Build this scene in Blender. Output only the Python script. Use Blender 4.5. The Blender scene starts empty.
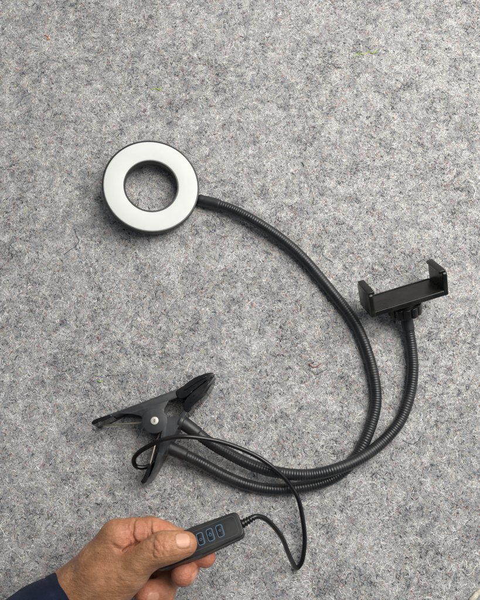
import bpy, bmesh, math
import numpy as np
from mathutils import Vector, Matrix

rng = np.random.default_rng(11)
sc = bpy.context.scene
WORLD, KEY = 1.12, 11.0
COL = sc.collection

# ------------------------------------------------------------------ camera
TH = math.radians(12.0)          # the phone is tipped a little away from the holder
DIST, F = 520.0, 591.0           # mm to the felt along the axis, focal length in photo pixels
CAM = np.array([0.0, -DIST * math.sin(TH), DIST * math.cos(TH)])
cT, sT = math.cos(TH), math.sin(TH)

def c2w(v):
    x, y, z = v
    return np.array([x, y * cT - z * sT, y * sT + z * cT])

def P(px, py, z=0.0):
    """measured photo position + height above the felt (mm) -> world point (mm)"""
    d = c2w(np.array([(px - 240.0) / F, (300.0 - py) / F, -1.0]))
    t = (z - CAM[2]) / d[2]
    return CAM + d * t

def nrm(v):
    v = np.asarray(v, float)
    return v / np.linalg.norm(v)

cam_d = bpy.data.cameras.new('camera')
cam = bpy.data.objects.new('camera', cam_d)
COL.objects.link(cam)
cam.location = CAM * 0.001
cam.rotation_euler = (TH, 0, 0)
cam_d.sensor_fit = 'VERTICAL'
cam_d.sensor_height = 24.0
cam_d.lens = F / 600.0 * 24.0
cam_d.clip_start = 0.01
cam_d.clip_end = 50.0
sc.camera = cam

# ------------------------------------------------------------------ materials
def mat(name, col=(.5, .5, .5), rough=.5, metal=0.0, spec=.5):
    m = bpy.data.materials.new(name)
    m.use_nodes = True
    b = m.node_tree.nodes['Principled BSDF']
    b.inputs['Base Color'].default_value = (*col, 1)
    b.inputs['Roughness'].default_value = rough
    b.inputs['Metallic'].default_value = metal
    b.inputs['Specular IOR Level'].default_value = spec
    return m, m.node_tree.nodes, m.node_tree.links, b

def noise(N, L, scale, detail=3, rough=.55, vec=None, dist=0.0):
    n = N.new('ShaderNodeTexNoise')
    n.inputs['Scale'].default_value = scale
    n.inputs['Detail'].default_value = detail
    n.inputs['Roughness'].default_value = rough
    n.inputs['Distortion'].default_value = dist
    if vec is not None:
        L.new(vec, n.inputs['Vector'])
    return n

def ramp(N, L, src, stops):
    r = N.new('ShaderNodeValToRGB')
    e = r.color_ramp.elements
    e[0].position, e[0].color = stops[0][0], (*stops[0][1], 1)
    e[1].position, e[1].color = stops[-1][0], (*stops[-1][1], 1)
    for p, c in stops[1:-1]:
        k = e.new(p)
        k.color = (*c, 1)
    L.new(src, r.inputs['Fac'])
    return r

def bump(N, L, b, src, strength, dist):
    k = N.new('ShaderNodeBump')
    k.inputs['Strength'].default_value = strength
    k.inputs['Distance'].default_value = dist
    L.new(src, k.inputs['Height'])
    L.new(k.outputs['Normal'], b.inputs['Normal'])
    return k

def worn(name, col, rough, metal=0.0, spec=.5, grain=2500, gb=.08, dust=(.10, .10, .10), dust_amt=.25):
    """plastic / paint with fine grain, faint dust patches and uneven gloss"""
    m, N, L, b = mat(name, col, rough, metal, spec)
    tc = N.new('ShaderNodeTexCoord')
    n1 = noise(N, L, 90, 4, .6, tc.outputs['Object'])
    n2 = noise(N, L, grain, 2, .5, tc.outputs['Object'])
    mx = N.new('ShaderNodeMix'); mx.data_type = 'RGBA'
    mr = N.new('ShaderNodeMapRange')
    mr.inputs['From Min'].default_value = .45; mr.inputs['From Max'].default_value = .8
    mr.inputs['To Max'].default_value = dust_amt
    L.new(n1.outputs['Fac'], mr.inputs['Value'])
    L.new(mr.outputs['Result'], mx.inputs['Factor'])
    mx.inputs['A'].default_value = (*col, 1)
    mx.inputs['B'].default_value = (*dust, 1)
    L.new(mx.outputs['Result'], b.inputs['Base Color'])
    r2 = N.new('ShaderNodeMapRange')
    r2.inputs['From Min'].default_value = .3; r2.inputs['From Max'].default_value = .7
    r2.inputs['To Min'].default_value = max(.02, rough - .08); r2.inputs['To Max'].default_value = rough + .1
    L.new(n1.outputs['Fac'], r2.inputs['Value'])
    L.new(r2.outputs['Result'], b.inputs['Roughness'])
    if gb > 0:
        bump(N, L, b, n2.outputs['Fac'], gb, .0004)
    return m

M = {}
M['neck'] = worn('neck_black_steel', (.014, .015, .017), .33, 0, .5, 3000, .06, (.045, .045, .045), .45)
M['collar'] = worn('collar_plastic', (.015, .016, .018), .40, 0, .5, 3500, .10, (.04, .04, .04), .35)
M['clip'] = worn('clip_painted_metal', (.023, .025, .028), .33, 0, .55, 3500, .12, (.07, .07, .07), .25)
M['gloss'] = worn('glossy_black_rubber', (.004, .004, .0045), .14, 0, .45, 1500, .04, (.014, .014, .014), .3)
M['hold'] = worn('holder_black_plastic', (.006, .006, .006), .30, 0, .5, 3500, .08, (.05, .047, .04), .35)
M['housing'] = worn('lamp_housing_plastic', (.011, .012, .013), .34, 0, .5, 3500, .08, (.04, .04, .04), .3)
M['remote'] = worn('remote_satin_plastic', (.013, .014, .014), .40, 0, .5, 3500, .10, (.05, .05, .045), .3)
M['button'] = worn('button_rubber', (.008, .009, .011), .35, 0, .5, 2500, .03)
M['cable'] = worn('cable_sheath', (.005, .005, .006), .22, 0, .5, 1200, .02, (.02, .02, .02), .3)
M['diff'] = worn('diffuser_milky_acrylic', (.63, .65, .625), .5, 0, .3, 300, .0, (.60, .62, .595), .4)
M['steel'] = mat('bright_steel', (.60, .585, .52), .45, .55)[0]
M['spring'] = mat('spring_steel', (.36, .32, .25), .36, .8)[0]
M['blue'] = mat('pale_blue_print', (.075, .165, .26), .5)[0]
M['line'] = mat('grey_face_line', (.060, .064, .066), .45)[0]

# felt sheet
m, N, L, b = mat('felt_base', (.3, .3, .3), 1.0, 0, .1)
tc = N.new('ShaderNodeTexCoord')
nw = noise(N, L, 240, 3, .6, tc.outputs['Object'])
vm = N.new('ShaderNodeMixRGB'); vm.blend_type = 'ADD'; vm.inputs[0].default_value = .006
L.new(tc.outputs['Object'], vm.inputs[1]); L.new(nw.outputs['Color'], vm.inputs[2])
n1 = noise(N, L, 75, 6, .72, vm.outputs[0])
n2 = noise(N, L, 900, 3, .7, vm.outputs[0])
r1 = ramp(N, L, n1.outputs['Fac'], [(.30, (.24, .243, .25)), (.5, (.38, .378, .37)), (.72, (.50, .495, .48))])
r2 = ramp(N, L, n2.outputs['Fac'], [(.28, (.35, .35, .37)), (.5, (.95, .95, .95)), (.70, (1.5, 1.49, 1.46))])
mu = N.new('ShaderNodeMixRGB'); mu.blend_type = 'MULTIPLY'; mu.inputs[0].default_value = 1
L.new(r1.outputs[0], mu.inputs[1]); L.new(r2.outputs[0], mu.inputs[2])
L.new(mu.outputs[0], b.inputs['Base Color'])
bump(N, L, b, n2.outputs['Fac'], .6, .0008)
M['felt'] = m

m, N, L, b = mat('felt_fibre', (.5, .5, .5), .9, 0, .15)
at = N.new('ShaderNodeAttribute'); at.attribute_name = 'fibre_colour'
L.new(at.outputs['Color'], b.inputs['Base Color'])
M['fibre'] = m

# skin: one base tone, redder where the 'flush' attribute says (knuckles, tips), nails by 'nail'
m, N, L, b = mat('skin', (.5, .27, .17), .5, 0, .45)
tc = N.new('ShaderNodeTexCoord')
fl = N.new('ShaderNodeAttribute'); fl.attribute_name = 'flush'
na = N.new('ShaderNodeAttribute'); na.attribute_name = 'nail'
n1 = noise(N, L, 70, 4, .6, tc.outputs['Object'])
n2 = noise(N, L, 420, 3, .6, tc.outputs['Object'])
r1 = ramp(N, L, n1.outputs['Fac'], [(.30, (.285, .125, .058)), (.5, (.385, .178, .088)), (.70, (.52, .262, .145))])
mA = N.new('ShaderNodeMixRGB'); L.new(fl.outputs['Fac'], mA.inputs[0]); L.new(r1.outputs[0], mA.inputs[1])
mA.inputs[2].default_value = (.56, .190, .122, 1)
r2 = ramp(N, L, n2.outputs['Fac'], [(.3, (.86, .82, .80)), (.5, (1, 1, 1)), (.7, (1.08, 1.06, 1.04))])
mB = N.new('ShaderNodeMixRGB'); mB.blend_type = 'MULTIPLY'; mB.inputs[0].default_value = 1
L.new(mA.outputs[0], mB.inputs[1]); L.new(r2.outputs[0], mB.inputs[2])
mC = N.new('ShaderNodeMixRGB'); L.new(na.outputs['Fac'], mC.inputs[0]); L.new(mB.outputs[0], mC.inputs[1])
mC.inputs[2].default_value = (.62, .36, .26, 1)
L.new(mC.outputs[0], b.inputs['Base Color'])
rr = N.new('ShaderNodeMapRange'); rr.inputs['To Min'].default_value = .50; rr.inputs['To Max'].default_value = .24
L.new(na.outputs['Fac'], rr.inputs['Value']); L.new(rr.outputs['Result'], b.inputs['Roughness'])
b.inputs['Subsurface Weight'].default_value = .16
b.inputs['Subsurface Radius'].default_value = (1.0, .35, .18)
b.inputs['Subsurface Scale'].default_value = .004
# pore / crosshatch skin relief
vo = N.new('ShaderNodeTexVoronoi'); vo.inputs['Scale'].default_value = 850; vo.feature = 'DISTANCE_TO_EDGE'
L.new(tc.outputs['Object'], vo.inputs['Vector'])
mp = N.new('ShaderNodeMapping'); mp.inputs['Rotation'].default_value = (0, 0, math.radians(38)); mp.inputs['Scale'].default_value = (90, 420, 300)
L.new(tc.outputs['Object'], mp.inputs['Vector'])
n3 = noise(N, L, 1.0, 4, .6, mp.outputs['Vector'], .6)
ad = N.new('ShaderNodeMath'); ad.operation = 'MULTIPLY_ADD'; ad.inputs[1].default_value = .28
L.new(vo.outputs['Distance'], ad.inputs[0]); L.new(n3.outputs['Fac'], ad.inputs[2])
iv = N.new('ShaderNodeMath'); iv.operation = 'SUBTRACT'; iv.inputs[0].default_value = 1
L.new(na.outputs['Fac'], iv.inputs[1])
ml = N.new('ShaderNodeMath'); ml.operation = 'MULTIPLY'
L.new(ad.outputs[0], ml.inputs[0]); L.new(iv.outputs[0], ml.inputs[1])
bump(N, L, b, ml.outputs[0], .62, .0011)
M['skin'] = m

# navy sleeve cloth
m, N, L, b = mat('navy_cloth', (.006, .011, .027), .9, 0, .2)
tc = N.new('ShaderNodeTexCoord')
n1 = noise(N, L, 55, 5, .65, tc.outputs['Object'])
r1 = ramp(N, L, n1.outputs['Fac'], [(.35, (.003, .007, .022)), (.58, (.006, .013, .036)), (.76, (.034, .038, .046))])
L.new(r1.outputs[0], b.inputs['Base Color'])
n2 = noise(N, L, 1500, 3, .7, tc.outputs['Object'])
wv = N.new('ShaderNodeTexWave'); wv.inputs['Scale'].default_value = 420; wv.inputs['Distortion'].default_value = 2.5
L.new(tc.outputs['Object'], wv.inputs['Vector'])
wa = N.new('ShaderNodeMath'); L.new(wv.outputs['Fac'], wa.inputs[0]); L.new(n2.outputs['Fac'], wa.inputs[1])
bump(N, L, b, wa.outputs[0], .6, .0006)
b.inputs['Sheen Weight'].default_value = .04
M['navy'] = m

# ------------------------------------------------------------------ mesh helpers (input mm)
def link(name, me, material, parent=None, smooth=True):
    if material is not None and not me.materials:
        me.materials.append(material)
    if smooth:
        me.polygons.foreach_set('use_smooth', np.ones(len(me.polygons), bool))
    o = bpy.data.objects.new(name, me)
    COL.objects.link(o)
    if parent is not None:
        o.parent = parent
        o.matrix_parent_inverse = parent.matrix_world.inverted()
    return o

def from_bm(name, bm, material, parent=None, smooth=True, angle=35):
    bmesh.ops.recalc_face_normals(bm, faces=bm.faces)
    me = bpy.data.meshes.new(name)
    bm.to_mesh(me); bm.free()
    me.transform(Matrix.Scale(.001, 4))
    o = link(name, me, material, parent, smooth)
    if smooth:
        me.set_sharp_from_angle(angle=math.radians(angle))
    return o

def from_np(name, v, quads, material, parent=None, smooth=True):
    v = np.asarray(v, np.float32) * .001
    quads = np.asarray(quads, np.int32)
    me = bpy.data.meshes.new(name)
    me.vertices.add(len(v)); me.vertices.foreach_set('co', v.ravel())
    k = quads.shape[1]
    me.loops.add(quads.size); me.loops.foreach_set('vertex_index', quads.ravel())
    me.polygons.add(len(quads))
    me.polygons.foreach_set('loop_start', np.arange(0, quads.size, k, dtype=np.int32))
    me.update(calc_edges=True)
    me.validate()
    return link(name, me, material, parent, smooth)

def catmull(pts, n=14):
    p = np.asarray(pts, float)
    p = np.vstack([2 * p[0] - p[1], p, 2 * p[-1] - p[-2]])
    out = []
    for i in range(1, len(p) - 2):
        p0, p1, p2, p3 = p[i - 1], p[i], p[i + 1], p[i + 2]
        t0 = 0.0
        t1 = t0 + np.linalg.norm(p1 - p0) ** .5
        t2 = t1 + np.linalg.norm(p2 - p1) ** .5
        t3 = t2 + np.linalg.norm(p3 - p2) ** .5
        for t in np.linspace(t1, t2, n, endpoint=False):
            a1 = (t1 - t) / (t1 - t0) * p0 + (t - t0) / (t1 - t0) * p1
            a2 = (t2 - t) / (t2 - t1) * p1 + (t - t1) / (t2 - t1) * p2
            a3 = (t3 - t) / (t3 - t2) * p2 + (t - t2) / (t3 - t2) * p3
            b1 = (t2 - t) / (t2 - t0) * a1 + (t - t0) / (t2 - t0) * a2
            b2 = (t3 - t) / (t3 - t1) * a2 + (t - t1) / (t3 - t1) * a3
            out.append((t2 - t) / (t2 - t1) * b1 + (t - t1) / (t2 - t1) * b2)
    out.append(p[-2])
    return np.array(out)

def resample(p, step):
    s = np.concatenate([[0], np.cumsum(np.linalg.norm(np.diff(p, axis=0), axis=1))])
    n = max(2, int(round(s[-1] / step)) + 1)
    t = np.linspace(0, s[-1], n)
    return np.stack([np.interp(t, s, p[:, k]) for k in range(3)], 1), t

def frames(p):
    T = np.gradient(p, axis=0)
    T /= np.linalg.norm(T, axis=1)[:, None]
    up = np.array([0, 0, 1.0]) if abs(T[0][2]) < .9 else np.array([1.0, 0, 0])
    U = np.zeros_like(p)
    u = up
    for i in range(len(p)):
        u = u - T[i] * (u @ T[i])
        u = u / np.linalg.norm(u)
        U[i] = u
    return T, U, np.cross(T, U)

def tube_np(p, r, n=20, ry=None, caps=True):
    """p (k,3) mm, r scalar or (k,), optional (k,n) radius field"""
    k = len(p)
    T, U, V = frames(p)
    a = np.linspace(0, 2 * math.pi, n, endpoint=False)
    r = np.broadcast_to(np.asarray(r, float), (k,)) if np.ndim(r) < 2 else r
    R = r[:, None] * np.ones(n) if r.ndim == 1 else r
    v = p[:, None, :] + R[..., None] * (np.cos(a)[None, :, None] * U[:, None, :] + np.sin(a)[None, :, None] * V[:, None, :])
    v = v.reshape(-1, 3)
    i = np.arange(k - 1)[:, None] * n
    j = np.arange(n)[None, :]
    j2 = (j + 1) % n
    q = np.stack([i + j, i + j2, i + n + j2, i + n + j], -1).reshape(-1, 4)
    return v, q

def tube(name, p, r, material, parent=None, n=20):
    p = np.asarray(p, float)
    r = np.broadcast_to(np.asarray(r, float), (len(p),)).copy()
    # rounded closed ends
    T = np.gradient(p, axis=0); T /= np.linalg.norm(T, axis=1)[:, None]
    e = [(.0, .02), (.25, .55), (.7, .88)]
    s0 = [p[0] - T[0] * r[0] * .35 * (1 - x) for x, _ in e]; r0 = [r[0] * y for _, y in e]
    s1 = [p[-1] + T[-1] * r[-1] * .35 * (1 - x) for x, _ in e[::-1]]; r1 = [r[-1] * y for _, y in e[::-1]]
    p = np.vstack([s0, p, s1]); r = np.concatenate([r0, r, r1])
    v, q = tube_np(p, r, n)
    return from_np(name, v, q, material, parent)

def rounded_poly(pts, rad, seg=6):
    """2D corner rounding; rad scalar or list"""
    pts = [np.asarray(p, float) for p in pts]
    n = len(pts)
    rad = [rad] * n if np.isscalar(rad) else rad
    out = []
    for i in range(n):
        a, b_, c = pts[i - 1], pts[i], pts[(i + 1) % n]
        r = rad[i]
        if r <= 0:
            out.append(b_); continue
        u, w = nrm(a - b_), nrm(c - b_)
        ang = math.acos(max(-1, min(1, u @ w)))
        d = r / math.tan(ang / 2)
        d = min(d, .48 * np.linalg.norm(a - b_), .48 * np.linalg.norm(c - b_))
        p0, p2 = b_ + u * d, b_ + w * d
        for t in np.linspace(0, 1, seg + 1):
            out.append((1 - t) ** 2 * p0 + 2 * t * (1 - t) * b_ + t * t * p2)
    return out

def prism(bm, pts, z0, z1, bev=0.0, seg=3, fr=None, bottom_bevel=True):
    """extruded outline with rounded rims; fr = (origin, ex, ey, ez)"""
    vs = [bm.verts.new((p[0], p[1], z0)) for p in pts]
    f = bm.faces.new(vs)
    r = bmesh.ops.extrude_face_region(bm, geom=[f])
    nv = [g for g in r['geom'] if isinstance(g, bmesh.types.BMVert)]
    nf = [g for g in r['geom'] if isinstance(g, bmesh.types.BMFace)]
    for v in nv:
        v.co.z = z1
    allv = set(vs) | set(nv)
    if bev > 0:
        ed = set(nf[0].edges)
        if bottom_bevel:
            ed |= set(f.edges)
        r = bmesh.ops.bevel(bm, geom=list(ed), offset=bev, segments=seg, profile=.5, affect='EDGES', clamp_overlap=True)
        allv = {v for v in allv if v.is_valid} | set(r['verts'])
    if fr is not None:
        o, ex, ey, ez = fr
        for v in allv:
            c = v.co.copy()
            v.co = Vector(o + ex * c.x + ey * c.y + ez * c.z)
    return allv

def outline(pts, n=10):
    """closed smooth curve through 2D points"""
    p = np.asarray(pts, float)
    p3 = np.hstack([np.vstack([p[-2:], p, p[:2]]), np.zeros((len(p) + 4, 1))])
    c = catmull(p3, n)
    return c[n * 2: n * (2 + len(p)), :2]

def lathe(prof, fr, n=128, closed=True):
    """profile of (radius, height) revolved about frame z"""
    o, ex, ey, ez = fr
    pr = np.asarray(prof, float)
    a = np.linspace(0, 2 * math.pi, n, endpoint=False)
    v = o + pr[:, 0, None, None] * (np.cos(a)[None, :, None] * ex + np.sin(a)[None, :, None] * ey) + pr[:, 1, None, None] * ez
    k = len(pr)
    v = v.reshape(-1, 3)
    i = np.arange(k if closed else k - 1)[:, None]
    j = np.arange(n)[None, :]
    i2 = (i + 1) % k
    j2 = (j + 1) % n
    q = np.stack([i * n + j, i * n + j2, i2 * n + j2, i2 * n + j], -1).reshape(-1, 4)
    return v, q

# ------------------------------------------------------------------ the felt
GN = 64
def vnoise(seed):
    g = np.random.default_rng(seed).random((GN, GN))
    def f(x, y):
        xi, yi = np.floor(x).astype(int), np.floor(y).astype(int)
        u, w = x - xi, y - yi
        u, w = u * u * (3 - 2 * u), w * w * (3 - 2 * w)
        a, b_, c, d = g[xi % GN, yi % GN], g[(xi + 1) % GN, yi % GN], g[xi % GN, (yi + 1) % GN], g[(xi + 1) % GN, (yi + 1) % GN]
        return (a * (1 - u) + b_ * u) * (1 - w) + (c * (1 - u) + d * u) * w
    return f
V1, V2, V3, V4, V5 = [vnoise(s) for s in (1, 2, 3, 4, 5)]

def height(x, y):
    return 1.2 * (V1(x / 34, y / 34) - .5) + .55 * (V2(x / 11, y / 11) - .5) +   .22 * (V3(x / 3.6, y / 3.6) - .5) - .55

x = np.concatenate([[-1500, -900, -520], np.arange(-340, 341, 1.7), [520, 900, 1500]])
y = np.concatenate([[-1500, -900, -520], np.arange(-350, 481, 1.7), [700, 1000, 1500]])
X, Y = np.meshgrid(x, y, indexing='ij')
Z = height(X, Y)
v = np.stack([X, Y, Z], -1).reshape(-1, 3)
nx, ny = len(x), len(y)
i = np.arange(nx - 1)[:, None] * ny; j = np.arange(ny - 1)[None, :]
q = np.stack([i + j, i + ny + j, i + ny + j + 1, i + j + 1], -1).reshape(-1, 4)
ground = from_np('ground', v, q, M['felt'])
ground['kind'] = 'structure'
ground['label'] = 'grey speckled recycled felt sheet spread flat under everything'

def fibre_mesh(name, n, seed, lens, widths, lift, colours, segs=5, parent=None):
    r = np.random.default_rng(seed)
    S = segs
    xs = r.uniform(-290, 290, n); ys = r.uniform(-285, 375, n)
    ln = np.exp(r.normal(math.log(lens), .45, n))
    st = ln / S
    h = r.uniform(0, 2 * math.pi, n)
    dk = r.normal(0, .28, n)
    pts = np.zeros((n, S + 1, 3)); dirs = np.zeros((n, S + 1, 2))
    cx, cy = xs.copy(), ys.copy()
    for s in range(S + 1):
        pts[:, s, 0] = cx; pts[:, s, 1] = cy
        dirs[:, s, 0] = np.cos(h); dirs[:, s, 1] = np.sin(h)
        cx = cx + np.cos(h) * st; cy = cy + np.sin(h) * st
        h = h + dk + r.normal(0, .42, n)
    base = r.uniform(.0, lift, n)
    t = np.linspace(0, 1, S + 1)
    arch = np.sin(t * math.pi)[None, :] * (r.random(n) ** 3 * lift * 1.3)[:, None]
    pts[:, :, 2] = height(pts[:, :, 0], pts[:, :, 1]) + base[:, None] + arch - .12 + r.normal(0, .06, (n, S + 1))
    w = np.exp(r.normal(math.log(widths), .35, n))[:, None] * (0.55 + .45 * np.sin(np.clip(t * 1.0, .06, .94) * math.pi))[None, :]
    side = np.stack([-dirs[..., 1], dirs[..., 0], np.zeros_like(dirs[..., 0])], -1) * (w[..., None] * .5)
    top = pts.copy(); top[..., 2] += w * .42
    v = np.stack([pts - side, top, pts + side], 2).reshape(-1, 3)
    b0 = (np.arange(n)[:, None, None] * (S + 1) + np.arange(S)[None, :, None]) * 3 + np.arange(2)[None, None, :]
    q = np.stack([b0, b0 + 1, b0 + 4, b0 + 3], -1).reshape(-1, 4)
    col = colours(r, xs, ys, n)
    o = from_np(name, v, q, M['fibre'], parent, smooth=False)
    me = o.data
    ca = me.color_attributes.new('fibre_colour', 'FLOAT_COLOR', 'POINT')
    c4 = np.ones((n, 4), np.float32); c4[:, :3] = col
    ca.data.foreach_set('color', np.repeat(c4, (S + 1) * 3, axis=0).ravel())
    o['kind'] = 'stuff'
    return o

def fibre_cols(r, xs, ys, n):
    clump = .36 * V4(xs / 1.7 + 7, ys / 1.7) + .38 * V2(xs / 5.5 + 7, ys / 5.5) + .26 * V5(xs / 21, ys / 21 + 3) + r.normal(0, .15, n)
    light = np.array([.82, .815, .78]); mid = np.array([.42, .42, .412]); dark = np.array([.075, .080, .098])
    c = np.where(clump[:, None] > .475, light, np.where(clump[:, None] > .345, mid, dark))
    c = c * np.exp(r.normal(0, .28, n))[:, None]
    # dyed batches of fibre: blue-grey patches matted into the pale wool
    pt = .46 * V5(xs / 6.2 + 11, ys / 6.2) + .38 * V1(xs / 2.9 + 5, ys / 2.9) + .16 * V3(xs / 30, ys / 30 + 8)
    a_ = np.clip((pt - .505) / .12, 0, 1)[:, None] * .9
    c = c * (1 - a_) + c * np.array([.30, .33, .41]) * a_
    b_ = np.clip((.43 - pt) / .2, 0, 1)[:, None] * .38
    c = c * (1 + b_ * np.array([1.0, .98, .90]))
    k = r.random(n) * np.where(V3(xs / 2.6 + 9, ys / 2.6 + 4) * .6 + V1(xs / 7, ys / 7 + 5) * .4 > .66, .45, 1.25)
    tints = [(.0, .018, (.42, .10, .09)), (.018, .030, (.50, .26, .15)), (.030, .052, (.05, .085, .20)),
             (.052, .062, (.10, .24, .27)), (.062, .065, (.62, .20, .05)), (.065, .067, (.45, .62, .08)),
             (.067, .085, (.33, .24, .26)), (.085, .12, (.42, .37, .28))]
    for a, b_, t in tints:
        mk = (k >= a) & (k < b_)
        c[mk] = np.array(t) * np.exp(r.normal(0, .3, mk.sum()))[:, None]
    return np.clip(c, .02, .82)

def white_cols(r, xs, ys, n):
    c = np.array([.82, .815, .79]) * np.exp(r.normal(0, .12, n))[:, None]
    return np.clip(c, .05, .86)

def dark_cols(r, xs, ys, n):
    c = np.array([.045, .048, .06]) * np.exp(r.normal(0, .4, n))[:, None]
    return np.clip(c, .015, .2)

fb = fibre_mesh('felt_fibres', 360000, 21, 1.9, .27, .30, fibre_cols, 3)
fb['label'] = 'fine matted grey and coloured fibres covering the felt'
fw = fibre_mesh('pale_felt_fibres', 9000, 22, 4.2, .21, .5, white_cols, 7)
fw['label'] = 'loose curly white fibres lying on top of the felt'
fl_ = fibre_mesh('long_felt_fibres', 900, 24, 9.0, .23, .9, white_cols, 12)
fl_['label'] = 'longer curled white lint hairs lying loose on the felt'
fd = fibre_mesh('dark_felt_fibres', 9000, 23, 2.2, .32, .40, dark_cols, 5)
fd['label'] = 'short charcoal fibres scattered through the felt'

def tag(o, label, cat, group=None):
    o['label'] = label; o['category'] = cat
    if group: o['group'] = group

def thread(name, pix, r, col, label, z=.55, cat='thread'):
    p = np.array([P(a, b_, 0) for a, b_ in pix])
    p = catmull(p, 8)
    p, _ = resample(p, .6)
    p[:, 2] = height(p[:, 0], p[:, 1]) + z + .25 * np.sin(np.arange(len(p)) * .55)
    p[:, :2] += np.random.default_rng(len(pix) + int(pix[0][0])).normal(0, .09, (len(p), 2))
    mm, N, L, b = mat(name + '_wool', col, .9, 0, .15)
    tc = N.new('ShaderNodeTexCoord')
    n1 = noise(N, L, 1800, 2, .6, tc.outputs['Object'])
    rr = ramp(N, L, n1.outputs['Fac'], [(.3, tuple(c * .6 for c in col)), (.7, tuple(min(.9, c * 1.25) for c in col))])
    L.new(rr.outputs[0], b.inputs['Base Color'])
    rad = r * (.5 + .33 * np.abs(np.sin(np.arange(len(p)) * .37 + pix[0][0]))) if cat == 'thread' else np.full(len(p), r * .85)
    o = tube(name, p, rad, mm, None, 7)
    tag(o, label, cat)
    return o

thread('lime_thread', [(354, 57), (359, 53), (364, 54), (369, 51), (373, 53), (378, 49)], .42, (.46, .68, .06), 'lime green wisp of yarn on the felt in the upper right')
thread('lime_scrap', [(152, 90), (156, 88), (159, 90), (162, 87)], .5, (.42, .66, .07), 'small lime green scrap on the felt above the white ring')
thread('orange_scrap', [(45, 35), (48, 37), (47, 40), (50, 39)], .6, (.70, .22, .08), 'orange scrap of fluff on the felt near the upper left corner')
thread('navy_thread', [(75, 229), (76, 235), (79, 241), (76, 246), (70, 250), (64, 255)], .27, (.035, .05, .085), 'dark navy crooked thread left below the white ring')
thread('blue_thread', [(403, 440), (408, 443), (413, 444), (418, 441), (421, 436)], .28, (.03, .075, .17), 'blue thread curling on the felt right of the crossing necks')
thread('red_scrap', [(309, 364), (313, 367), (318, 366), (321, 363)], .4, (.42, .08, .09), 'dull red scrap of fluff inside the loop of the necks')
thread('charcoal_thread', [(312, 371), (316, 375), (321, 372), (327, 369)], .28, (.045, .046, .055), 'short charcoal thread inside the loop of the necks')
thread('white_thread', [(466, 575), (470, 574), (473, 570), (476, 566), (481, 564)], .5, (.74, .72, .66), 'white thread on the felt near the lower right corner')
thread('black_thread', [(325, 245), (322, 250), (324, 256), (333, 262)], .22, (.05, .05, .06), 'black thread bent on the felt left of the phone holder')
thread('lime_fleck', [(98, 381), (101, 382), (103, 380)], .5, (.35, .6, .07), 'lime green fleck on the felt above the clip')
thread('cream_cord', [(467, 606), (472, 598), (478, 592), (486, 588), (498, 585)], 2.4, (.66, .62, .50), 'thick cream cord end cut off by the lower right corner', 1.8, 'cord')

# ------------------------------------------------------------------ the ring light
root = bpy.data.objects.new('ring_light', None)
COL.objects.link(root)
root.location = P(160, 430, 0) * .001
root.empty_display_size = .02
bpy.context.view_layer.update()
tag(root, 'black clip-on ring light with white ring, two bendy necks, phone holder and corded remote', 'ring light')

# lamp head -----------------------------------------------------------
n_l = nrm([.17, -.04, .98])
ex = nrm(np.cross([0, 1, 0], n_l)); ey = np.cross(n_l, ex)
oc = P(151.2, 186.0, 18.3)
fr = (oc, ex, ey, n_l)          # origin on the diffuser plane
Ro, Ri, TK = 42.6, 22.7, 12.0
hp = [(Ri - .2, -1.5), (Ri, .15), (Ri + .45, .55), (Ri + 1.1, .55), (Ri + 1.3, .25), (Ri + 1.35, -.6), (Ro - 1.35, -.6), (Ro - 1.3, .25), (Ro - 1.0, .55),
      (Ro - .4, .5), (Ro, .1), (Ro + .1, -1), (Ro - .1, -6.2), (Ro - .25, -6.5), (Ro - .1, -6.8), (Ro - .5, -TK + 3), (Ro - 1.8, -TK + .9), (Ro - 3.6, -TK), (Ri + 3, -TK), (Ri + 1.2, -TK + .7), (Ri + .3, -TK + 2.2)]
v, q = lathe(hp, fr, 144)
head = from_np('lamp_head', v, q, M['housing'], root)
head.data.set_sharp_from_angle(angle=math.radians(40))
dp = [(Ri + 1.33, -.55), (Ri + 1.45, .2), (Ri + 2.2, .38), (Ro - 2.3, .38), (Ro - 1.5, .2), (Ro - 1.33, -.55)]
v, q = lathe(dp, fr, 144, closed=False)
from_np('diffuser', v, q, M['diff'], head)
# neck boss on the rim
a0 = P(198, 199, 16)

# goosenecks ----------------------------------------------------------
def gooseneck(pts, col_a, col_b, label=None):
    path = catmull(np.array([P(*p) for p in pts]), 16)
    p, s = resample(path, .30)
    p[:, 2] -= .45                                             # sunk a little into the felt
    PITCH = 2.05
    sj = s + .35 * np.sin(s / 13.0 + pts[0][0]) + .22 * np.sin(s / 4.7) + .15 * np.sin(s / 29.0)
    ph = (sj / PITCH) % 1.0
    prof = np.clip(np.sin(ph * math.pi), 0, 1) ** .45          # rounded rib, narrow groove
    r = 4.32 + .38 * prof
    # plain ends hidden in the collars
    o = tube('gooseneck', p, r, M['neck'], root, 26)
    if label: o['label'] = label
    L = s[-1]
    def collar(s0, s1, r0, r1):
        m_ = (s >= s0) & (s <= s1)
        pp = p[m_][::4]
        t = np.linspace(0, 1, len(pp))
        rr = r0 + (r1 - r0) * t
        groove = np.exp(-((t - .78) / .03) ** 2) * .35
        tube('collar', pp, rr - groove, M['collar'], o, 28)
    collar(0, col_a, 5.65, 5.3)
    collar(L - col_b, L, 5.1, 5.1)
    return o

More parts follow.
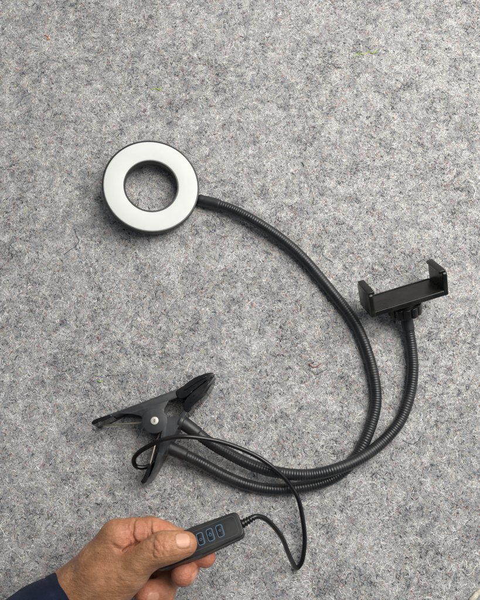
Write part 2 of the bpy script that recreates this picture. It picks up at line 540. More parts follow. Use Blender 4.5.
ring_neck = gooseneck([(158, 444, 17), (168, 447.5, 17), (186, 455.5, 15), (201, 463, 11), (222, 474.5, 7), (246, 484.5, 5), (272, 489.5, 4.6), (301, 487.5, 4.6), (328, 480.5, 4.6),
           (347, 468, 4.8), (361, 449, 5), (371.5, 424, 5), (376, 404, 5), (375.5, 386, 5), (368.5, 355, 5), (354.5, 322, 5), (329.5, 289, 5), (301.5, 256.5, 5.4),
           (281, 238.5, 6.5), (254, 220.5, 8.5), (234, 210.2, 7.5), (215.5, 203.8, 6.6), (203, 200.6, 6.2), (198.5, 199.4, 6.0)], 25, 20, None)
hold_neck = gooseneck([(179.5, 421.3, 18), (183.5, 423.3, 18), (197, 433, 17), (212, 444, 15), (232, 455.5, 13), (253, 465.5, 12), (278, 472.5, 13), (310, 474.8, 15), (338, 468.5, 15.5),
           (361, 458, 11), (383, 441.5, 6.5), (400, 421, 5.2), (409.5, 396, 5.2), (413, 370, 5.4), (411.8, 350, 6), (409.5, 334, 7.5), (407, 320, 11), (406, 312, 15)], 19, 17, None)

# phone holder ---------------------------------------------------------
Lx = nrm(c2w([73.2, 22.0, -4.25])); Az = c2w([6.0, -14.3, 29.0]); Az = nrm(Az - Lx * (Az @ Lx)); By = np.cross(Lx, Az)
if By @ c2w([4.55, -16.9, -9.3]) < 0: By = -By
up = -By                                                    # jaws stand along -B
oc = P(403, 294.5, 23)
HL, HA = 33.5, 13.2
fr = (oc, Lx, Az, np.cross(Lx, Az))
sgn = 1.0 if np.cross(Lx, Az) @ up > 0 else -1.0
def zz(a, b_): return (a * sgn, b_ * sgn) if sgn > 0 else (b_ * sgn, a * sgn)
bm = bmesh.new()
prism(bm, rounded_poly([(-HL + 1, -HA), (HL - 1, -HA), (HL - 1, HA), (-HL + 1, HA)], 1.2), *zz(-5.0, 0), .8, 3, fr)
holder = from_bm('phone_holder', bm, M['hold'], root)
bm = bmesh.new()    # raised lip lines along the tray
for a in (-HA + .9, HA - .9):
    prism(bm, rounded_poly([(-HL + 4, a - .7), (HL - 4, a - .7), (HL - 4, a + .7), (-HL + 4, a + .7)], .5), *zz(-.1, .55), .25, 2, fr)
from_bm('tray_lip', bm, M['hold'], holder)
for s in (-1, 1):   # jaws: plates standing at both ends with a hooked outer edge
    bm = bmesh.new()
    jf = (oc + Lx * (s * (HL - 1.6)), Az, up, np.cross(Az, up))
    prism(bm, rounded_poly([(-HA - .2, -5.3), (HA + .3, -5.3), (HA + .3, 15.5), (HA - 4.5, 18.2), (-HA + 4.5, 18.2), (-HA - .2, 15.0)], [2, 2, 2.5, 3, 3, 2.5]), -2.0, 2.0, 1.0, 3, jf)
    prism(bm, rounded_poly([(-HA + 1.2, 15.4), (HA - 1.2, 15.4), (HA - 1.2, 18.3), (-HA + 1.2, 18.3)], .8), *( (-4.0, 1.6) if (np.cross(Az, up) @ Lx) * s > 0 else (-1.6, 4.0) ), .7, 2, jf)
    from_bm('jaw', bm, M['hold'], holder)
# ball nut under the tray
bm = bmesh.new()
nf = (oc - up * 5.0, Lx, np.cross(-up, Lx), -up)
prism(bm, rounded_poly([(11.0 * math.cos(t), 11.0 * math.sin(t)) for t in np.linspace(0, 2 * math.pi, 40, endpoint=False)], 0), -.3, 3.6, .5, 2, nf)
from_bm('socket', bm, M['hold'], holder)
pts = []
for k in range(12):
    t0 = 2 * math.pi * k / 12
    for dt, rr in ((0, 12.6), (.03, 13.6), (.13, 14.2), (.36, 14.2), (.46, 13.6), (.49, 12.6)):
        pts.append((rr * math.cos(t0 + dt), rr * math.sin(t0 + dt)))
bm = bmesh.new()
prism(bm, pts, 3.4, 12.6, .7, 3, nf)
prism(bm, [(7.4 * math.cos(t), 7.4 * math.sin(t)) for t in np.linspace(0, 2 * math.pi, 36, endpoint=False)], 12.2, 16.5, 1.2, 3, nf)
from_bm('nut', bm, M['hold'], holder)

# clip ------------------------------------------------------------------
CH = 22.0                                                   # width of the clip, standing on its side
piv = P(154.8, 421, CH)
tilt = Matrix.Rotation(math.radians(-7), 3, 'X')
def rotv(v): return np.array(tilt @ Vector(v))
cfr = (piv - np.array([0, 0, 0]), rotv((1, 0, 0)), rotv((0, 1, 0)), rotv((0, 0, 1)))   # local z = 0 top plate, down to -CH
def C2(px, py):
    w = P(px, py, CH) - piv
    return np.array([w[0], w[1]])

ear1 = [C2(*p) for p in [(97, 421.6), (99.5, 419), (140, 402.8), (165, 393.2), (184, 386.2), (186, 390), (176, 397.5), (168.5, 400.5), (164, 409), (164, 430), (146, 431), (141, 415.8), (131, 413.6), (119, 413.4), (104, 421.2)]]
ear2 = [C2(*p) for p in [(167, 409.5), (166.3, 417.5), (179.5, 416), (183.5, 411), (188, 405.5), (189.5, 408.5), (177.5, 429), (164.5, 454), (153.5, 475), (150.5, 477.5), (155, 466.5), (159, 452), (161.5, 436)]]
ear2b = [C2(*p) for p in [(167, 409.5), (166.3, 417.5), (179.5, 416), (183.5, 411), (188, 405.5), (189.5, 408.5), (177.5, 429), (164.5, 454), (153.5, 475), (147.5, 477.5), (149.5, 462), (152.5, 447), (152, 435)]]
hub = [C2(154.8 + 12.8 * math.cos(t), 421 + 12.8 * math.sin(t)) for t in np.linspace(0, 2 * math.pi, 48, endpoint=False)]

def strip(path2, z0, z1, th):
    """wall standing on a 2-D polyline, thickness th to its right"""
    p = np.asarray(path2)
    d = np.gradient(p, axis=0); d /= np.linalg.norm(d, axis=1)[:, None]
    nrm2 = np.stack([d[:, 1], -d[:, 0]], 1)
    return [tuple(a) for a in p] + [tuple(a) for a in (p + nrm2 * th)[::-1]]

def spread(pts, n=6):
    p = np.array([[*q, 0] for q in pts], float)
    return catmull(p, n)[:, :2]

# lever 1 (upper): ears, spine
bm = bmesh.new()
prism(bm, rounded_poly(ear1, .8, 3), -1.3, -.1, .35, 2, cfr)
prism(bm, rounded_poly(ear1, .8, 3), -CH, -CH + 1.2, .35, 2, cfr)
sp = spread([C2(*p) for p in [(94.5, 422.6), (99.5, 418.8), (140, 402.6), (165, 393.0), (184, 386.0)]])
prism(bm, strip(sp, 0, 0, 1.3), -CH, 0, .35, 2, cfr)
lev1 = from_bm('clip_lever', bm, M['clip'], root)
# lever 2 (lower): disc + arm + spine
bm = bmesh.new()
prism(bm, hub, -.05, 1.3, .5, 3, cfr)
prism(bm, rounded_poly(ear2, .8, 3), 0.0, 1.25, .35, 2, cfr)
prism(bm, hub, -CH - 1.4, -CH - .1, .5, 3, cfr)
prism(bm, rounded_poly(ear2b, .8, 3), -CH - 1.35, -CH - .15, .35, 2, cfr)
sp = spread([C2(*p) for p in [(189.5, 407.5), (177.5, 429), (164.5, 454), (153.5, 475), (147.5, 482.5)]])
prism(bm, strip(sp, 0, 0, 1.3), -CH - 1.3, 1.3, .35, 2, cfr)
lev2 = from_bm('clip_lever', bm, M['clip'], root)

# dipped handle ends
def grip(pix, zc, parent, rr):
    p = [np.array([*C2(a, b_), 0]) for a, b_ in pix]
    p = catmull(np.array(p), 8)
    p, s = resample(p, .8)
    bm = bmesh.new()
    d = np.gradient(p, axis=0)[:, :2]; d /= np.linalg.norm(d, axis=1)[:, None]
    nn = np.stack([-d[:, 1], d[:, 0]], 1)
    t = s / s[-1]
    w = rr * np.interp(t, [0, .12, .3, 1], [.55, 1, 1, .55])
    o_ = [tuple(a) for a in p[:, :2] + nn * w[:, None]] + [tuple(a) for a in (p[:, :2] - nn * w[:, None])[::-1]]
    prism(bm, o_, zc - CH * .5 - 1.8, zc + CH * .5 + 1.7, 1.1, 3, cfr)
    return from_bm('handle_grip', bm, M['gloss'], parent)
grip([(92.3, 423.9), (96, 421.6), (103, 418.9), (112, 415.2)], -CH / 2, lev1, 1.75)
grip([(143.0, 482.8), (146.2, 479.5), (149.2, 472), (151.2, 463.5)], -CH / 2, lev2, 1.9)

# rubber jaw pads: curved shells
def pad(pts, parent, z0, z1):
    bm = bmesh.new()
    prism(bm, outline([C2(*p) for p in pts], 8), z0, z1, 1.3, 4, cfr)
    return from_bm('jaw_pad', bm, M['gloss'], parent, angle=50)
pad([(175.5, 391.5), (184, 384.8), (192, 378.5), (203, 373.4), (212, 372.0), (214.3, 374.5), (212, 377.0), (204, 381.5), (194, 389.5), (186, 397.0), (179, 398.6)], lev1, -CH - .6, .9)
pad([(183.5, 404), (188, 397), (196, 389.2), (205, 382.2), (213.5, 376.3), (214.5, 378.5), (210.5, 386), (203.5, 396.5), (194.5, 404.5), (188.5, 412.5), (185, 411)], lev2, -CH - 1.5, 1.9)
bm = bmesh.new()   # moulded ribs along the pads
for pts in ([(184, 389.5), (196, 381), (206, 375.6)], [(190, 403), (199.5, 393.5), (208.5, 383)], [(192.8, 396.2), (200.5, 388.8), (208.5, 381)]):
    sp = spread([C2(*p) for p in pts], 8)
    prism(bm, strip(sp, 0, 0, .9), .2, 2.5, .4, 2, cfr)
from_bm('pad_rib', bm, M['gloss'], lev2)

# rivet
bm = bmesh.new()
z_ = np.zeros(2)
prism(bm, [(3.25 * math.cos(t), 3.25 * math.sin(t)) for t in np.linspace(0, 2 * math.pi, 32, endpoint=False)], 1.2, 2.1, .5, 3, cfr)
pass
rv = from_bm('rivet', bm, M['steel'], root)
bm = bmesh.new()
prism(bm, rounded_poly([(-.75, -1.5), (.75, -1.5), (.75, 1.5), (-.75, 1.5)], .7), 2.02, 2.16, 0, 1, cfr)
from_bm('rivet_slot', bm, M['spring'], rv)

# torsion spring: coil round the pivot, legs into both handles
pts = []
def L3(x, y, z): return cfr[0] + cfr[1] * x + cfr[2] * y + cfr[3] * z
la = C2(101, 424.2); lb = C2(141, 421.6)
pts += [L3(*(la + (lb - la) * t), -7.0) for t in (0, .33, .66, .92)]
for t in np.linspace(0, 6.5 * 2 * math.pi, 120):
    pts.append(L3(5.2 * math.cos(t + 2.6), 5.2 * math.sin(t + 2.6), -5.2 - t * .30))
lc = C2(156.5, 439); ld = C2(147.6, 474)
pts += [L3(*(lc + (ld - lc) * t), -3.0) for t in (.1, .4, .7, 1)]
tube('spring', np.array(pts), .85, M['spring'], root, 10)

# neck socket on lever 2's back: two short bosses
for k, (a, b_) in enumerate((((179.5, 421.5, 18), (182.5, 423, 18)), ((160, 445.5, 17), (168.5, 448.5, 17)))):
    pp, _ = resample(np.array([P(*a), P(*b_)]), 1.0)
    tube('neck_boss', pp, 6.3, M['clip'], lev2, 28)

# remote -----------------------------------------------------------------
c_r = P(203.5, 537.0, 66)
e_r = P(240.5, 521.8, 66) - P(166, 552.5, 66)
rx = nrm(e_r + np.array([0, 0, 0.0]))
tl = math.radians(27)
rn = nrm(np.array([0, math.sin(tl), math.cos(tl)]))
rn = nrm(rn - rx * (rn @ rx)); ry = np.cross(rn, rx)
right_end = P(241, 522.3, 66)
RL = 66.0
o_r = right_end - rx * (RL / 2)
rfr = (o_r, rx, ry, rn)
HW = 9.9
body_o = rounded_poly([(-RL / 2, -HW + 1.6), (-RL / 2 + 10, -HW + .2), (0, -HW - .2), (RL / 2, -HW + 1.0), (RL / 2, HW - 1.0), (0, HW + .2), (-RL / 2 + 10, HW - .2), (-RL / 2, HW - 1.6)], [4, 6, 20, 4.5, 4.5, 20, 6, 4], 7)
bm = bmesh.new()
prism(bm, body_o, -6.2, 0.0, 1.1, 4, rfr)
prism(bm, [np.array(p) * np.array([.992, .97]) for p in body_o], -9.8, -6.45, 1.6, 4, rfr)
remote = from_bm('remote', bm, M['remote'], root, angle=50)
def ring_flat(bm, outer, w, z0, z1, fr_):
    """thin raised outline band"""
    p = np.asarray(outer)
    d = np.roll(p, -1, 0) - np.roll(p, 1, 0); d /= np.linalg.norm(d, axis=1)[:, None] + 1e-9
    nn = np.stack([-d[:, 1], d[:, 0]], 1)
    inn = p + nn * w
    o, ex, ey, ez = fr_
    n = len(p)
    def mk(a, z): return [bm.verts.new(Vector(o + ex * k[0] + ey * k[1] + ez * z)) for k in a]
    A, B, Cc, D = mk(p, z0), mk(p, z1), mk(inn, z1), mk(inn, z0)
    for k in range(n):
        k2 = (k + 1) % n
        for U, W in ((A, B), (B, Cc), (Cc, D)):
            bm.faces.new((U[k], U[k2], W[k2], W[k]))
bm = bmesh.new()
pan = rounded_poly([(-RL / 2 + 5, -HW + 3.4), (RL / 2 - 3.2, -HW + 2.9), (RL / 2 - 3.2, HW - 2.9), (-RL / 2 + 5, HW - 3.4)], [2.5, 3.6, 3.6, 2.5], 7)
ring_flat(bm, pan, .34, -.05, .12, rfr)
from_bm('face_line', bm, M['line'], remote)
def but(u, vv=0.0):
    o2 = rounded_poly([(u - 2.5, vv - 4.4), (u + 2.5, vv - 4.4), (u + 2.5, vv + 4.4), (u - 2.5, vv + 4.4)], 1.7, 6)
    bm = bmesh.new()
    prism(bm, rounded_poly([(u - 2.0, vv - 3.9), (u + 2.0, vv - 3.9), (u + 2.0, vv + 3.9), (u - 2.0, vv + 3.9)], 1.3, 6), -.2, .55, .35, 3, rfr)
    bt = from_bm('button', bm, M['button'], remote)
    bm = bmesh.new()
    ring_flat(bm, o2, .68, -.05, .25, rfr)
    return bt, bm
us = [RL / 2 - 34.7 + k * 7.3 for k in range(3)]
for k, u in enumerate(us):
    bt, bm = but(u + 4.2)
    from_bm('button_outline', bm, M['blue'], bt)
    bm = bmesh.new()
    if k == 0:      # lamp symbol: a small ring
        ring_flat(bm, [(u + 4.2 + .95 * math.cos(t), -.6 + .95 * math.sin(t)) for t in np.linspace(0, 2 * math.pi, 20, endpoint=False)], .3, .5, .62, rfr)
    elif k == 1:    # open power ring and bar
        ring_flat(bm, [(u + 4.2 + 1.1 * math.cos(t), 1.1 * math.sin(t)) for t in np.linspace(0, 2 * math.pi, 20, endpoint=False)], .32, .5, .62, rfr)
        prism(bm, [(u + 4.05, .3), (u + 4.35, .3), (u + 4.35, 1.9), (u + 4.05, 1.9)], .5, .64, 0, 1, rfr)
    else:
        ring_flat(bm, [(u + 4.2 + .8 * math.cos(t), .2 + .8 * math.sin(t)) for t in np.linspace(0, 2 * math.pi, 20, endpoint=False)], .3, .5, .62, rfr)
    from_bm('button_symbol', bm, M['blue'], bt)

# strain reliefs + cables ------------------------------------------------
def relief(a, d, parent, n=5):
    p = np.array([a + d * t for t in np.linspace(0, n * 2.1, n * 10)])
    s = np.linspace(0, n, len(p))
    r = 2.9 - .22 * s + .55 * (np.abs((s % 1) - .5) < .3) - .15
    tube('strain_relief', p, r, M['cable'], parent, 20)
    return p[-1]
mid_r = o_r - rn * 4.9
end1 = relief(mid_r + rx * (RL / 2 - .3), nrm(rx + ry * .12 + np.array([0, 0, -.10])), remote)
end0 = relief(mid_r - rx * (RL / 2 - .3), nrm(-rx - ry * .25 - rn * .15), remote)
path = [mid_r + rx * (RL / 2), end1] + [P(*p) for p in [(262, 517.5, 56), (272, 524, 48), (281.5, 537, 36), (288, 552, 22), (292.5, 563, 10), (297, 568.2, 4), (301.5, 563, 4.2), (304.2, 550, 6), (304.4, 535, 8),
       (302, 515, 11), (297.5, 498, 13.5), (290.5, 485.5, 15), (282, 475, 18), (268.5, 464, 21), (252, 453.6, 22.5), (232, 445.5, 26), (210, 439.6, 31), (190, 437, 35), (172, 438, 36), (158, 441.5, 35), (146, 447.5, 31), (137.5, 454, 26), (133.8, 460, 22),
       (135.5, 465.5, 19), (142, 467.3, 17), (149, 465.5, 16), (155, 461, 15)]]
pc, _ = resample(catmull(np.array(path), 14), 1.2)
k_ = np.arange(len(pc))
pc[3:-3, 0] += (.28 * np.sin(k_ / 6.1) * np.sin(k_ / 17.0))[3:-3]
pc[3:-3, 1] += (.28 * np.sin(k_ / 7.7 + 1) * np.sin(k_ / 13.0))[3:-3]
tube('cable', pc, 1.85, M['cable'], root, 16)
path = [mid_r - rx * (RL / 2), end0] + [P(*p) for p in [(141, 587, 52), (128, 600, 36), (112, 622, 14), (90, 660, 3), (60, 720, 3)]]
pc, _ = resample(catmull(np.array(path), 12), 1.5)
k_ = np.arange(len(pc))
pc[3:-3, 0] += (.28 * np.sin(k_ / 6.1) * np.sin(k_ / 17.0))[3:-3]
pc[3:-3, 1] += (.28 * np.sin(k_ / 7.7 + 1) * np.sin(k_ / 13.0))[3:-3]
tube('cable', pc, 1.85, M['cable'], root, 16)

# ------------------------------------------------------------------ the hand
class SDF:
    def __init__(self, lo, hi, h):
        self.h = h; self.lo = np.asarray(lo, float)
        self.n = np.ceil((np.asarray(hi) - self.lo) / h).astype(int) + 1
        self.d = np.full(self.n, 50.0, np.float32)
    def box(self, pts, pad):
        a = np.min(pts, axis=0) - pad; b_ = np.max(pts, axis=0) + pad
        i0 = np.clip(np.floor((a - self.lo) / self.h).astype(int), 0, self.n)
        i1 = np.clip(np.ceil((b_ - self.lo) / self.h).astype(int) + 1, 0, self.n)
        sl = tuple(slice(p, q_) for p, q_ in zip(i0, i1))
        ax = [self.lo[k] + np.arange(i0[k], i1[k]) * self.h for k in range(3)]
        G = np.stack(np.meshgrid(*ax, indexing='ij'), -1).astype(np.float32)
        return sl, G
def seg_d(G, a, b_):
    ab = (b_ - a); L2 = float(ab @ ab)
    t = np.clip(((G - a.astype(np.float32)) @ ab.astype(np.float32)) / L2, 0, 1)
    c = a + t[..., None] * ab
    return np.linalg.norm(G - c.astype(np.float32), axis=-1), t
def smin(a, b_, k):
    h = np.clip(.5 + .5 * (b_ - a) / k, 0, 1)
    return b_ * (1 - h) + a * h - k * h * (1 - h)
def smin_n(dst, sl, d, k):
    dst[sl] = smin(dst[sl], d, k)

LO = np.array([-200.0, -260.0, 2.0]); HI = np.array([-15.0, -125.0, 112.0])
H = .62
S = SDF(LO, HI, H)
def chain(S, pts, k, kin, dst=None):
    """tapered round limb as its own field, blended joint to joint, then joined to the hand with k"""
    D = [(P(*p[:3]), p[3]) for p in pts]
    allp = np.array([d for d, _ in D])
    sl, G = S.box(allp, max(r for _, r in D) + 12)
    f = None
    for (a, ra), (b_, rb) in zip(D[:-1], D[1:]):
        d, t = seg_d(G, a, b_)
        d = d - (ra + (rb - ra) * t)
        f = d if f is None else smin(f, d, kin)
    S.d[sl] = smin(S.d[sl], f.astype(np.float32), k)
    return D

# palm: wrist + metacarpals (photo px, px, height mm, radius mm)
fore = chain(S, [(-6, 652, 48, 26), (40, 622, 48, 24), (78, 597, 48, 20.5)], 8, 6)
chain(S, [(78, 595, 52, 18.5), (98, 566, 62, 14.5), (117, 536.5, 69, 11.6)], 14, 5)
chain(S, [(80, 598, 46, 18), (102, 566, 50, 13), (117, 538, 51, 11.5)], 12, 5)
chain(S, [(84, 604, 38, 16), (108, 572, 36, 12), (120, 544, 34, 11)], 12, 5)
chain(S, [(90, 610, 32, 15), (114, 580, 24, 11), (122, 556, 20, 10)], 12, 5)
# thenar + web
chain(S, [(92, 600, 56, 17), (112, 582, 66, 16.5), (130, 571, 72, 13.6)], 13, 5)
chain(S, [(104, 568, 64, 10), (120, 556, 66, 9.0), (130, 556, 67, 7.5)], 9, 4)
# fingers: index straight beneath the remote, the others curled round it
idx = chain(S, [(117, 536.5, 69, 11.4), (133, 532.8, 67.5, 9.6), (150, 532.5, 65, 10.2), (162, 534.5, 60, 9.0), (177, 541, 53, 8.7), (190, 549.5, 50, 8.2), (205.5, 557.3, 51, 7.3)], 2.5, 3.5)
mid = chain(S, [(118, 540, 50, 10.8), (146, 538, 45, 9.2), (166, 540, 41, 9.7), (180, 553, 42, 8.7), (187, 566, 45, 8.8), (183.5, 573.5, 57, 8.9)], 1.6, 3.5)
rin = chain(S, [(120, 545, 34, 10.2), (146, 552, 27, 9.0), (163, 562, 26, 9.4), (168, 580, 33, 8.6), (162, 592, 42, 9.2), (146.5, 592.5, 50, 8.6)], 1.6, 3.5)
pin = chain(S, [(122, 557, 20, 9.2), (143, 570, 14, 8.0), (156, 582, 14, 8.2), (160, 602, 20, 7.4), (150, 610, 28, 7.2)], 1.6, 3.5)
# thumb
thm = chain(S, [(124, 573, 71, 13.4), (140, 561.5, 77, 10.3), (152, 553.6, 80, 9.6), (163.5, 548.0, 81.5, 10.1), (174, 545.6, 81.0, 9.1), (184.8, 544.6, 79.0, 8.5)], 4, 4)

def groove(pa, pb, w, depth):
    """shallow crease along a segment (depth > 0) or a raised ridge (depth < 0)"""
    sl, G = S.box(np.array([pa, pb]), 4 * w)
    d, _ = seg_d(G, pa, pb)
    S.d[sl] += (depth * np.exp(-(d / w) ** 2)).astype(np.float32)
def surf_groove(pix, z, w, depth):
    p = [P(a, b_, z) for a, b_ in pix]
    for a, b_ in zip(p[:-1], p[1:]):
        groove(a, b_, w, depth)

def ring_crease(px, axis, out, r, w, depth, wav=.5, seed=0, reach=1.45, span=1.0):
    """crease running round part of a finger: strongest on the side that faces 'out'"""
    c = P(*px); axis = nrm(axis); out = nrm(out - axis * (out @ axis)); side = np.cross(axis, out)
    sl, G = S.box(np.array([c]), r * reach + 2)
    g = G - c.astype(np.float32)
    al, o_, s_ = g @ axis.astype(np.float32), g @ out.astype(np.float32), g @ side.astype(np.float32)
    rad = np.sqrt(o_ ** 2 + s_ ** 2) + 1e-4
    ang = np.arctan2(s_, o_)
    line = wav * np.sin(ang * 3.1 + seed) + .45 * wav * np.sin(ang * 7.3 + seed * 2.1)
    m_ = np.clip(1.25 * np.cos(np.clip(ang / span, -math.pi, math.pi)), 0, 1) * (rad < r * reach) * np.clip((rad - r * .45) / (r * .2), 0, 1)
    S.d[sl] += (depth * np.exp(-((al - line) / w) ** 2) * m_).astype(np.float32)

def dirw(a, b_): return P(*b_) - P(*a)
UP = np.array([0.0, -.25, 1.0])
# folds seen on the thumb side of the index finger
ia = dirw((124, 535, 68), (150, 532.5, 65))
ring_crease((134.0, 533, 67.5), ia, UP, 10, 1.0, 2.0, .8, 0, 1.45, 1.25)
ring_crease((129.5, 533.5, 68), ia, UP, 10, 1.0, .6, .9, 2)
ring_crease((151.5, 532.5, 65), ia, UP, 10, .85, 1.6, .6, 1)
ring_crease((146.5, 532.5, 65), ia, UP, 10, .8, .5, .7, 3)
ib = dirw((162, 534.5, 60), (177, 541, 53))
ring_crease((170.5, 538, 55.8), ib, UP, 9, .8, 1.4, .4, 2)
surf_groove([(106, 559.5), (112, 557), (119, 554.0), (127, 550.8), (138, 546)], 76, 2.4, 3.0)
surf_groove([(112, 560.5), (121, 558.5), (131, 554)], 79, 1.2, .8)
surf_groove([(112, 543), (118, 549), (125, 551)], 80, 1.6, .7)
# thumb knuckle: wrinkles across the joint and loose skin
ta = dirw((153, 555, 80), (174, 546.5, 81))
for k, (off, w_, dp) in enumerate(((-8.5, .9, .45), (-6.2, .8, .75), (-4.1, .8, .95), (-2.2, .7, .8), (-.2, .75, 1.0), (1.7, .7, .75), (3.7, .8, .6), (5.6, .8, .35))):
    q_ = P(163.5, 548.0, 81.4) + nrm(ta) * off
    # back from world to a crease centre
    c = q_; axis = nrm(ta)
    _P = P; P = (lambda *a_, q_=q_: q_)
    ring_crease((0, 0, 0), ta, np.array([-.15, .45, 1.0]), 10.2, w_ * .8, dp * .62, 1.0, k * 1.7, 1.35, .62)
    P = _P
for k in range(12):      # fine folds on the ball of the thumb
    bx, by = 114 + k * 2.9, 589 - k * 2.5
    zt = 83.5 + k * .75
    surf_groove([(bx - 9, by - 8 + (k % 3)), (bx + 1, by + 1), (bx + 9, by + 11)], zt, .7, .24)
for k in range(5):      # stretch lines from wrist to the web
    surf_groove([(84 + k * 6, 577 + k * 5), (98 + k * 5, 569 + k * 4.2), (112 + k * 4.5, 563.5 + k * 3.2)], 78, 1.1, .4)
# middle and ring tips: joint folds
surf_groove([(176, 561), (184, 562), (191, 563)], 60, 1.0, .6)

# fingernails: a plate laid on the back of each tip
nails = []
def nail(c, along, out, L_, W_, r_):
    along = nrm(along); out = nrm(out - along * (out @ along)); side = np.cross(along, out)
    nails.append((c, along, out, side, L_, W_))
    sl, G = S.box(np.array([c]), 12)
    g = G - c.astype(np.float32)
    a, o_, s_ = g @ along.astype(np.float32), g @ out.astype(np.float32), g @ side.astype(np.float32)
    e = (np.abs(a) / (L_ * .5)) ** 3 + (np.abs(s_) / (W_ * .5)) ** 3
    rim = np.exp(-((e ** (1 / 3) - 1.06) / .10) ** 2) * .55
    rim = rim * (np.abs(o_) < 5)
    S.d[sl] += rim.astype(np.float32)
    S.d[sl] -= (.25 * (e < 1) * (np.abs(o_) < 5)).astype(np.float32)
t_al = P(190, 545, 76) - P(170, 548, 80)
def tip_nail(c, along, out, r_, back, L_, W_):
    along = nrm(along); out = np.asarray(out, float); out = nrm(out - along * (out @ along))
    nail(c + out * r_ - along * back, along, out, L_, W_, r_)
tip_nail(P(184.8, 544.6, 79.0), t_al, np.array([.0, .50, .87]), 8.6, 2.6, 10.5, 10.2)
tip_nail(P(183.5, 573.5, 57), P(183.5, 573.5, 57) - P(187, 566, 45), np.array([.80, -.40, .45]), 8.7, .5, 11.0, 9.6)
tip_nail(P(146.5, 592.5, 50), P(146.5, 592.5, 50) - P(162, 592, 42), np.array([-.1, -.1, 1.0]), 8.5, 1.0, 9.5, 8.5)

# soft unevenness of living skin
ax = [LO[k] + np.arange(S.n[k]) * H for k in range(3)]
lump = (.35 * np.sin(ax[0] / 4.1)[:, None, None] * np.sin(ax[1] / 5.3 + 1)[None, :, None] * np.sin(ax[2] / 4.7)[None, None, :])
S.d += lump.astype(np.float32)

def surface_nets(d, lo, h):
    s = d < 0
    c = np.zeros(tuple(np.array(d.shape) - 1), np.int8)
    off = [(i, j, k) for i in (0, 1) for j in (0, 1) for k in (0, 1)]
    nx, ny, nz = c.shape
    sub = lambda A, o: A[o[0]:o[0] + nx, o[1]:o[1] + ny, o[2]:o[2] + nz]
    for o in off: c += sub(s, o)
    act = (c > 0) & (c < 8)
    I = np.argwhere(act)
    idx = np.full(c.shape, -1, np.int64); idx[act] = np.arange(len(I))
    val = {o: d[I[:, 0] + o[0], I[:, 1] + o[1], I[:, 2] + o[2]] for o in off}
    acc = np.zeros((len(I), 3)); cnt = np.zeros(len(I))
    for a in off:
        for ax_ in range(3):
            if a[ax_]: continue
            b_ = list(a); b_[ax_] = 1; b_ = tuple(b_)
            va, vb = val[a], val[b_]
            m_ = (va < 0) != (vb < 0)
            t = np.where(m_, va / np.where(m_, va - vb, 1), 0)
            p = np.array(a, float)[None, :] * np.ones((len(I), 1)); p[:, ax_] = t
            acc[m_] += p[m_]; cnt[m_] += 1
    v = lo + (I + acc / cnt[:, None]) * h
    Q = []
    for ax_ in range(3):
        o1 = [0, 0, 0]; o1[ax_] = 1
        A = s[:-1 or None, :, :] if ax_ == 0 else (s[:, :-1, :] if ax_ == 1 else s[:, :, :-1])
        B = s[1:] if ax_ == 0 else (s[:, 1:] if ax_ == 1 else s[:, :, 1:])
        E = np.argwhere(A != B)
        u, w = (ax_ + 1) % 3, (ax_ + 2) % 3
        ok = (E[:, u] > 0) & (E[:, w] > 0) & (E[:, u] < c.shape[u]) & (E[:, w] < c.shape[w])
        E = E[ok]
        flip = A[E[:, 0], E[:, 1], E[:, 2]]
        def at(du, dw):
            k = E.copy(); k[:, u] -= du; k[:, w] -= dw
            return idx[k[:, 0], k[:, 1], k[:, 2]]
        q = np.stack([at(1, 1), at(0, 1), at(0, 0), at(1, 0)], 1)
        q[~flip] = q[~flip][:, ::-1]
        Q.append(q)
    Q = np.vstack(Q)
    return v, Q[(Q >= 0).all(1)]
hv, hq = surface_nets(S.d, LO, H)
# two passes of gentle smoothing (Taubin) to lose the grid steps
E = np.vstack([hq[:, [0, 1]], hq[:, [1, 2]], hq[:, [2, 3]], hq[:, [3, 0]]])
def lap(v):
    a = np.zeros_like(v); n = np.zeros(len(v))
    for k in range(3):
        a[:, k] = np.bincount(E[:, 0], v[E[:, 1], k], len(v)) + np.bincount(E[:, 1], v[E[:, 0], k], len(v))
    n = np.bincount(E[:, 0], minlength=len(v)) + np.bincount(E[:, 1], minlength=len(v))
    return a / n[:, None] - v
for _ in range(3):
    hv = hv + .55 * lap(hv)
    hv = hv - .50 * lap(hv)
person = from_np('person', hv, hq, M['skin'])
tag(person, 'left hand reaching from a navy sleeve, pinching the remote between thumb and fingers', 'person')
flush = np.zeros(len(hv)); nl = np.zeros(len(hv))
def soft(c, r, amt):
    global flush
    d = np.linalg.norm(hv - c, axis=1)
    flush = np.maximum(flush, amt * np.exp(-(d / r) ** 2))
soft(idx[-1][0], 14, .95); soft(mid[-1][0], 13, .9); soft(rin[-1][0], 14, .9); soft(thm[-1][0] - np.array([0, 4, 3]), 10, .7)
soft(P(126, 538, 76), 9, .55); soft(P(143, 531, 74), 7, .6); soft(P(160, 530, 68), 8, .6); soft(P(163, 545, 92), 6, .35)
for c, along, out, side, L_, W_ in nails:
    g = hv - c
    a, o_, s_ = g @ along, g @ out, g @ side
    e = ((np.abs(a) / (L_ * .5)) ** 3 + (np.abs(s_) / (W_ * .5)) ** 3) ** (1 / 3)
    nl = np.maximum(nl, np.clip((1.04 - e) / .2, 0, 1) * (np.abs(o_) < 5) * (.55 if L_ < 10 else .68))
for nm, arr in (('flush', flush), ('nail', nl)):
    at = person.data.attributes.new(nm, 'FLOAT', 'POINT')
    at.data.foreach_set('value', arr.astype(np.float32))

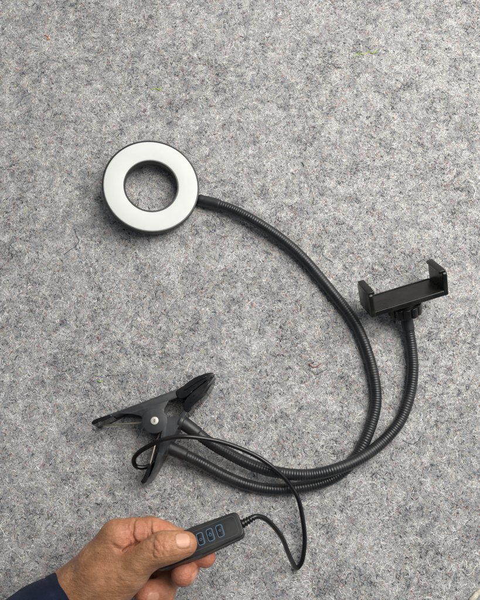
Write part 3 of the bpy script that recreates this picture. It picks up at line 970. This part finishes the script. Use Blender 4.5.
# sleeve: thick cuffed tube with folds
ctr = [P(74, 606, 50), P(53, 619, 57), P(20, 639, 68), P(-14, 661, 80), P(-70, 700, 98), P(-130, 745, 116)]
pc, s = resample(catmull(np.array(ctr), 12), 1.5)
n = 96
a = np.linspace(0, 2 * math.pi, n, endpoint=False)
prof_r = np.interp(s, [0, 1.2, 3, 9, 10.5, 12, 40, 120], [25.2, 26.4, 27.0, 27.2, 26.4, 27.2, 28.5, 34])
fold = (.9 * np.sin(s[:, None] / 6.5 + 2.2 * np.sin(a[None, :] * 2 + 1)) * np.clip((s[:, None] - 10) / 16, 0, 1)
        + .8 * np.sin(a[None, :] * 5 + s[:, None] / 19) * np.clip(s[:, None] / 20, .2, 1))
Rout = prof_r[:, None] + fold
vo_, qo = tube_np(pc, Rout, n)
vi, qi = tube_np(pc[::1], Rout - 1.9, n)
k = len(pc)
qi = qi[:, ::-1] + len(vo_)
j = np.arange(n); j2 = (j + 1) % n
lip = np.stack([j2, j, j + len(vo_), j2 + len(vo_)], 1)
sv = from_np('sleeve', np.vstack([vo_, vi]), np.vstack([qo, qi, lip]), M['navy'], person)
bm = bmesh.new(); bm.from_mesh(sv.data); bmesh.ops.recalc_face_normals(bm, faces=bm.faces); bm.to_mesh(sv.data); bm.free()

# ------------------------------------------------------------------ light
w = bpy.data.worlds.new('World'); sc.world = w; w.use_nodes = True
bg = w.node_tree.nodes['Background']
N, L = w.node_tree.nodes, w.node_tree.links
tc = N.new('ShaderNodeTexCoord')
dp_ = N.new('ShaderNodeVectorMath'); dp_.operation = 'DOT_PRODUCT'
L.new(tc.outputs['Generated'], dp_.inputs[0]); dp_.inputs[1].default_value = nrm([.62, .66, .28])
rw = ramp(N, L, dp_.outputs['Value'], [(.0, (.085, .095, .11)), (.35, (.20, .215, .235)), (.9, (.80, .82, .84))])
L.new(rw.outputs[0], bg.inputs['Color'])
bg.inputs['Strength'].default_value = WORLD

def area(name, loc, target, size, power, col):
    l = bpy.data.lights.new(name, 'AREA')
    l.shape = 'DISK'; l.size = size; l.energy = power; l.color = col
    o = bpy.data.objects.new(name, l); COL.objects.link(o)
    o.location = loc
    o.rotation_euler = (Vector(target) - Vector(loc)).to_track_quat('-Z', 'Y').to_euler()
    return o
area('ceiling_light', (.43, .30, .74), (.12, .06, 0), .78, KEY, (1.0, .965, .91))

sc.view_settings.view_transform = 'Standard'
sc.view_settings.look = 'None'
sc.view_settings.exposure = 0.0
sc.view_settings.gamma = 1.0
sc.cycles.use_denoising = True
sc.cycles.max_bounces = 6
